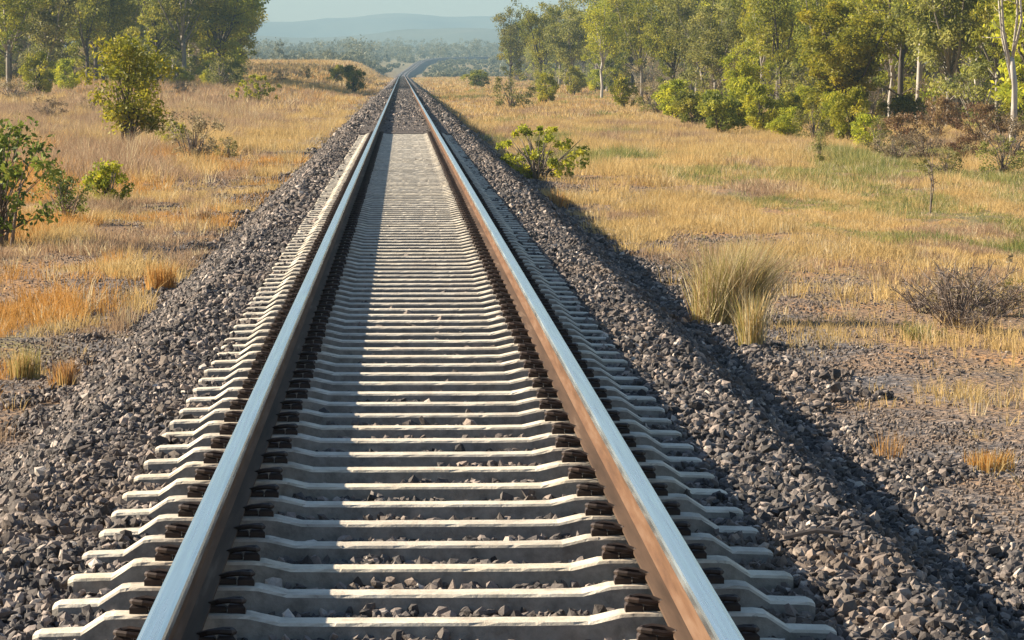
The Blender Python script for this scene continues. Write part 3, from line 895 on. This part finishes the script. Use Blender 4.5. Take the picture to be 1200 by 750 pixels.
# --- right: shrubs in the grass
for key, px, py, hp, wd, lb in (
        ('sprawl', 630, 210, 66, 1.15, 'sprawling yellow-green shrub on the right embankment foot'),
        ('bush3', 600, 128, 44, 1.1, 'grey-green bush beside the right side of the distant track'),
        ('bush1', 640, 122, 36, .8, 'small bush right of the grey-green bush beside the distant track'),
        ('bush1', 673, 112, 34, .7, 'small round yellow bush in front of the far right trees'),
        ('bush2', 722, 110, 42, .8, 'dark green bush in front of the far right trees'),
        ('small', 731, 128, 38, .8, 'small dark round bush on a bare stem in the golden grass'),
        ('bush1', 793, 140, 46, 1.3, 'leftmost yellow-green bush of the right woodland edge'),
        ('bush2', 845, 158, 52, 1.0, 'green bush at the grass edge between two yellower bushes'),
        ('bush1', 893, 158, 58, 1.0, 'broad yellow-green bush below the big leafy tree'),
        ('bushy', 942, 150, 50, 1.1, 'dull yellow bush right of the broad one below the leafy tree'),
        ('bush1', 998, 170, 66, .8, 'upright yellow-green bush left of the forked white gum'),
        ('bush3', 1030, 182, 46, .9, 'grey-green bush at the grass edge before the white gum'),
        ('sapling', 962, 192, 40, .9, 'thin grey-green sapling alone at the edge of the golden grass'),
        ('bush2', 815, 150, 44, 1.2, 'green bush filling the gap right of the leftmost woodland edge bush'),
        ('bush1', 868, 152, 60, .9, 'tall yellow-green bush behind the green bush at the grass edge'),
        ('bush2', 918, 158, 50, .9, 'dark green bush under the right side of the broad yellow-green bush'),
        ('bush1', 975, 160, 52, .8, 'dull yellow-green bush left of the upright one by the white gum'),
        ('bushr', 1060, 178, 46, 1.0, 'rusty brown bush at the foot of the white forked gum'),
        ('bushr', 1150, 170, 50, 1.0, 'rusty bush between the dark trunk and the rightmost white gum'),
        ('bush3', 1110, 208, 36, 1.6, 'low grey-green weeds in front of the dull red bush'),
        ('bush2', 560, 104, 22, 1.4, 'low green bush nearest the distant track on the right'),
        ('bush1', 700, 108, 26, 1.2, 'low yellow bush between two bushes before the far right trees'),
        ('bushd', 760, 128, 30, 1.6, 'dry brown brush left of the leftmost woodland edge bush'),
        ('bush3', 770, 134, 34, 1.3, 'grey-green brush filling the gap left of the leftmost woodland edge bush'),
        ('bush1', 830, 146, 40, 1.2, 'low yellow-green bush overlapping two green ones at the woodland edge'),
        ('bush1', 925, 162, 36, 1.2, 'low yellow-green bush in front of the dark green one below the leafy tree'),
        ('bush3', 955, 166, 44, 1.1, 'grey-green bush just behind the thin sapling'),
        ('bush1', 1018, 176, 42, 1.1, 'low yellowish bush touching the upright bush left of the white gum'),
        ('bushd', 1050, 188, 32, 1.4, 'dry brown brush in front of the rusty bush at the white gum'),
        ('bush3', 640, 110, 24, 1.4, 'low grey-green brush at the foot of the far right trees'),
        ('bushr', 1100, 165, 52, .8, 'red-brown bush between the white gum and the dark trunk'),
        ('bushr', 1135, 192, 34, 1.3, 'dull red bush in front of the dark trunked gum'),
        ('bushd', 1085, 190, 40, 1.2, 'brown dry brush below the white forked gum'),
        ('bush3', 1178, 205, 46, 1.3, 'grey-green low bush below the gum at the right edge'),
        ('bushd', 1185, 190, 55, 1.2, 'brown brush at the right edge below the rightmost gum')):
    place(PR, key, px, py, hp, lb, 'shrub', wide=wd)
# --- right: named trees
place(PR, 'gumA', 1077, 150, 235, 'white forked gum with tall bare trunk on the right', 'tree', rz=.3, wide=1.0)
place(PR, 'gumB', 1124, 146, 230, 'dark straight trunked gum between the two white gums', 'tree', rz=1.4)
place(PR, 'gumC', 1188, 176, 290, 'rightmost white gum forking into a wide V near the right edge', 'tree', rz=0.1)
place(PR, 'oval', 985, 150, 140, 'big rounded yellow-green leafy tree left of the white gum', 'tree', rz=.5, wide=1.3)
place(PR, 'gum5', 870, 146, 95, 'small green tree just left of the big rounded leafy tree', 'tree', wide=.9)
for px, py, hp, key, lb in ((598, 104, 92, 'gum3', 'leftmost gum of the right woodland standing out against the sky'),
        (634, 108, 100, 'gum6', 'second gum from the left end of the right woodland'),
        (668, 112, 102, 'gum4', 'grey crowned gum third from the left end of the right woodland'),
        (705, 116, 112, 'gum2', 'slender gum with a thin trunk above the dark green bush'),
        (752, 120, 130, 'gum1', 'pale trunked gum left of the sky gap on the right'),
        (790, 122, 128, 'gum3', 'dark gum just below the sky gap on the right'),
        (838, 130, 120, 'gum4', 'grey-green gum right of the sky gap'),
        (915, 136, 160, 'gum6', 'dark trunked gum immediately left of the rounded leafy tree'),
        (1045, 146, 190, 'gum2', 'slim gum immediately left of the white forked gum')):
    place(PR, key, px, py, hp, lb, 'tree', wide=1.0)
for px, py, hp, key, lb in ((1018, 142, 200, 'gum2', 'thin pale gum between the rounded leafy tree and the slim gum'),
        (1098, 140, 210, 'gum1', 'thin grey gum between the white forked gum and the dark trunk'),
        (1146, 148, 220, 'gum2', 'thin pale gum right of the dark straight trunk'),
        (1166, 144, 210, 'gum3', 'dark thin gum just left of the rightmost white gum'),
        (960, 140, 180, 'gum1', 'grey gum behind the rounded leafy tree'),
        (892, 134, 150, 'gum2', 'thin pale gum behind the broad yellow-green bush')):
    place(PR, key, px, py, hp, lb, 'tree', wide=.8)
for i in range(169):
    y = 150 * (900 / 150) ** wood.random()
    x = 25 + wood.random() ** 1.3 * (18 + y * .05)
    place(PR, keys[wood.integers(0, 6)], 0, 0, wood.uniform(8, 11.5) * (1.0 + .25 * (y > 400)), 'background gum tree inside the woodland right of the track', 'tree', 'trees of the right woodland', at=(x, y), wide=1.05)
for i in range(120):
    y = 150 * (850 / 150) ** wood.random()
    x = 24.5 + wood.random() * 18
    place(PR, ['bush1', 'bush2', 'bush3', 'bushd', 'bushr'][i % 5], 0, 0, wood.uniform(1.0, 2.4), 'undergrowth bush between the trunks of the right woodland', 'shrub', 'bushes under the right woodland', at=(x, y), wide=1.3)
for i in range(130):
    y = 160 * (800 / 160) ** wood.random()
    x = (25.5 if i % 3 == 0 else 30) + wood.random() * (6 if i % 3 == 0 else 30)
    place(PR, 'thick' if i % 2 else 'thick2', 0, 0, wood.uniform(2.2, 4.8), 'twiggy brown-green thicket filling the gaps between trunks of the right woodland', 'thicket', 'thickets of the right woodland', at=(x, y), wide=1.2)
for i in range(36):
    y = wood.uniform(350, 560); x = -.05 * y - wood.random() * .07 * y
    place(PR, 'thick2' if i % 3 else 'thick', 0, 0, wood.uniform(2.5, 5), 'twiggy thicket filling the gaps between trunks of the left woodland', 'thicket', 'thickets of the left woodland', at=(x, y), wide=1.3)
# --- far belt of trees behind the bend: one hazy mass
cent, rad = [], []; mb = MB()
for i in range(800):
    y = wood.uniform(1250, 2100) if i < 150 else wood.uniform(2120, 3300)
    px = 230 + wood.random() * 420
    x = CAMX + (px - 471) / F * y
    tx = np.interp(y, [1112, 1250, 1400, 1500, 1650, 1760, 1850, 1930, 1990, 2035, 2065, 2085], [0, .2, 1.2, 3.4, 6.6, 9.5, 13.5, 19, 27, 38, 52, 75])
    if y < 2120 and x > tx - 16: continue
    z = th(x, y); hh = wood.uniform(3, 8) if wood.random() < .6 else wood.uniform(7, 14)
    mb.tube([(x, y, z - .5), (x, y, z + hh * .7)], [.14, .08], 4)
    for q in range(9):
        cent.append((x + wood.normal(0, hh * .22), y + wood.normal(0, hh * .2), z + hh * wood.uniform(.08, .95))); rad.append(hh * wood.uniform(.12, .24))
for i in range(420):
    y = wood.uniform(1180, 1950)
    tx = np.interp(y, [1112, 1250, 1400, 1500, 1650, 1760, 1850, 1930, 1990, 2035, 2065, 2085], [0, .2, 1.2, 3.4, 6.6, 9.5, 13.5, 19, 27, 38, 52, 75])
    x = tx + 9 + wood.random() ** 1.3 * 75
    if i % 3 == 0: x = tx - 8 - wood.random() * 60
    z = th(x, y); hh = wood.uniform(.8, 2.0) if y < 1700 else wood.uniform(.8, 1.8)
    if x > tx + 34 or x < tx - 14: hh *= 2.4
    for q in range(6):
        cent.append((x + wood.normal(0, 1.2), y + wood.normal(0, 1.2), z + hh * wood.uniform(.2, .9))); rad.append(hh * wood.uniform(.3, .5))
fw = obj('distant_woodland', crown_mesh('distant_woodland', cent, rad, 30, .62, M['leaf_far'], g), None)
tag(fw, kind='stuff')
tk = mb.build('trunks', M['bark_dark'], fw)

# --- dead bush and twigs on the right gravel
PR['dead'] = (twiggy(71, .55, .95, 60, 'dead_bush', M['leaf_dry'], 26, .02), .55)
place(PR, 'dead', 1125, 385, 84, 'twiggy dead grey bush on the gravel at the right', 'bush', rz=.2)
for px, py, hp, wd, lb in ((1170, 372, 50, 1.5, 'lower twiggy dead bush touching the right edge beside the larger dead bush'),
        (1085, 368, 40, 1.3, 'low dead twigs on the left side of the larger dead bush'),
        (1150, 392, 36, 1.4, 'small dead twigs in front of the larger dead bush')):
    place(PR, 'dead', px, py, hp, lb, 'bush', wide=wd)
for px, py, hp, wd, lb in ((1150, 362, 30, 1.8, 'dark green weeds behind the twiggy dead bushes on the right'),
        (1190, 352, 28, 1.8, 'dark green weeds at the right edge behind the dead bushes'),
        (1065, 392, 18, 1.6, 'low grey-green weeds left of the dead bushes'),
        (1110, 398, 16, 1.8, 'low grey-green weeds in front of the dead bushes')):
    place(PR, 'bush3', px, py, hp, lb, 'weed', wide=wd)
PR['stalk'] = (twiggy(72, .6, .14, 3, 'dry_stalk'), .6)
place(PR, 'stalk', 1092, 250, 70, 'thin dry stalk standing in the green patch on the right', 'stalk')
mb = MB(); x, y, z = gpix(960, 650)
mb.tube([(-.12, 0, .02), (.0, .03, .04), (.10, .03, .03)], [.010, .011, .008], 6)
mb.tube([(.0, .03, .04), (.05, .10, .06)], [.006, .003], 5)
s_ = mb.build('fallen_stick', M['twig']); s_.location = (x, y, z + .03)
tag(s_, 'short grey stick lying on the lit right ballast shoulder', 'stick')

# remove prototypes nobody placed
for k_, (root, _) in PR.items():
    if k_ not in used:
        for ch in list(root.children): bpy.data.objects.remove(ch)
        bpy.data.objects.remove(root)
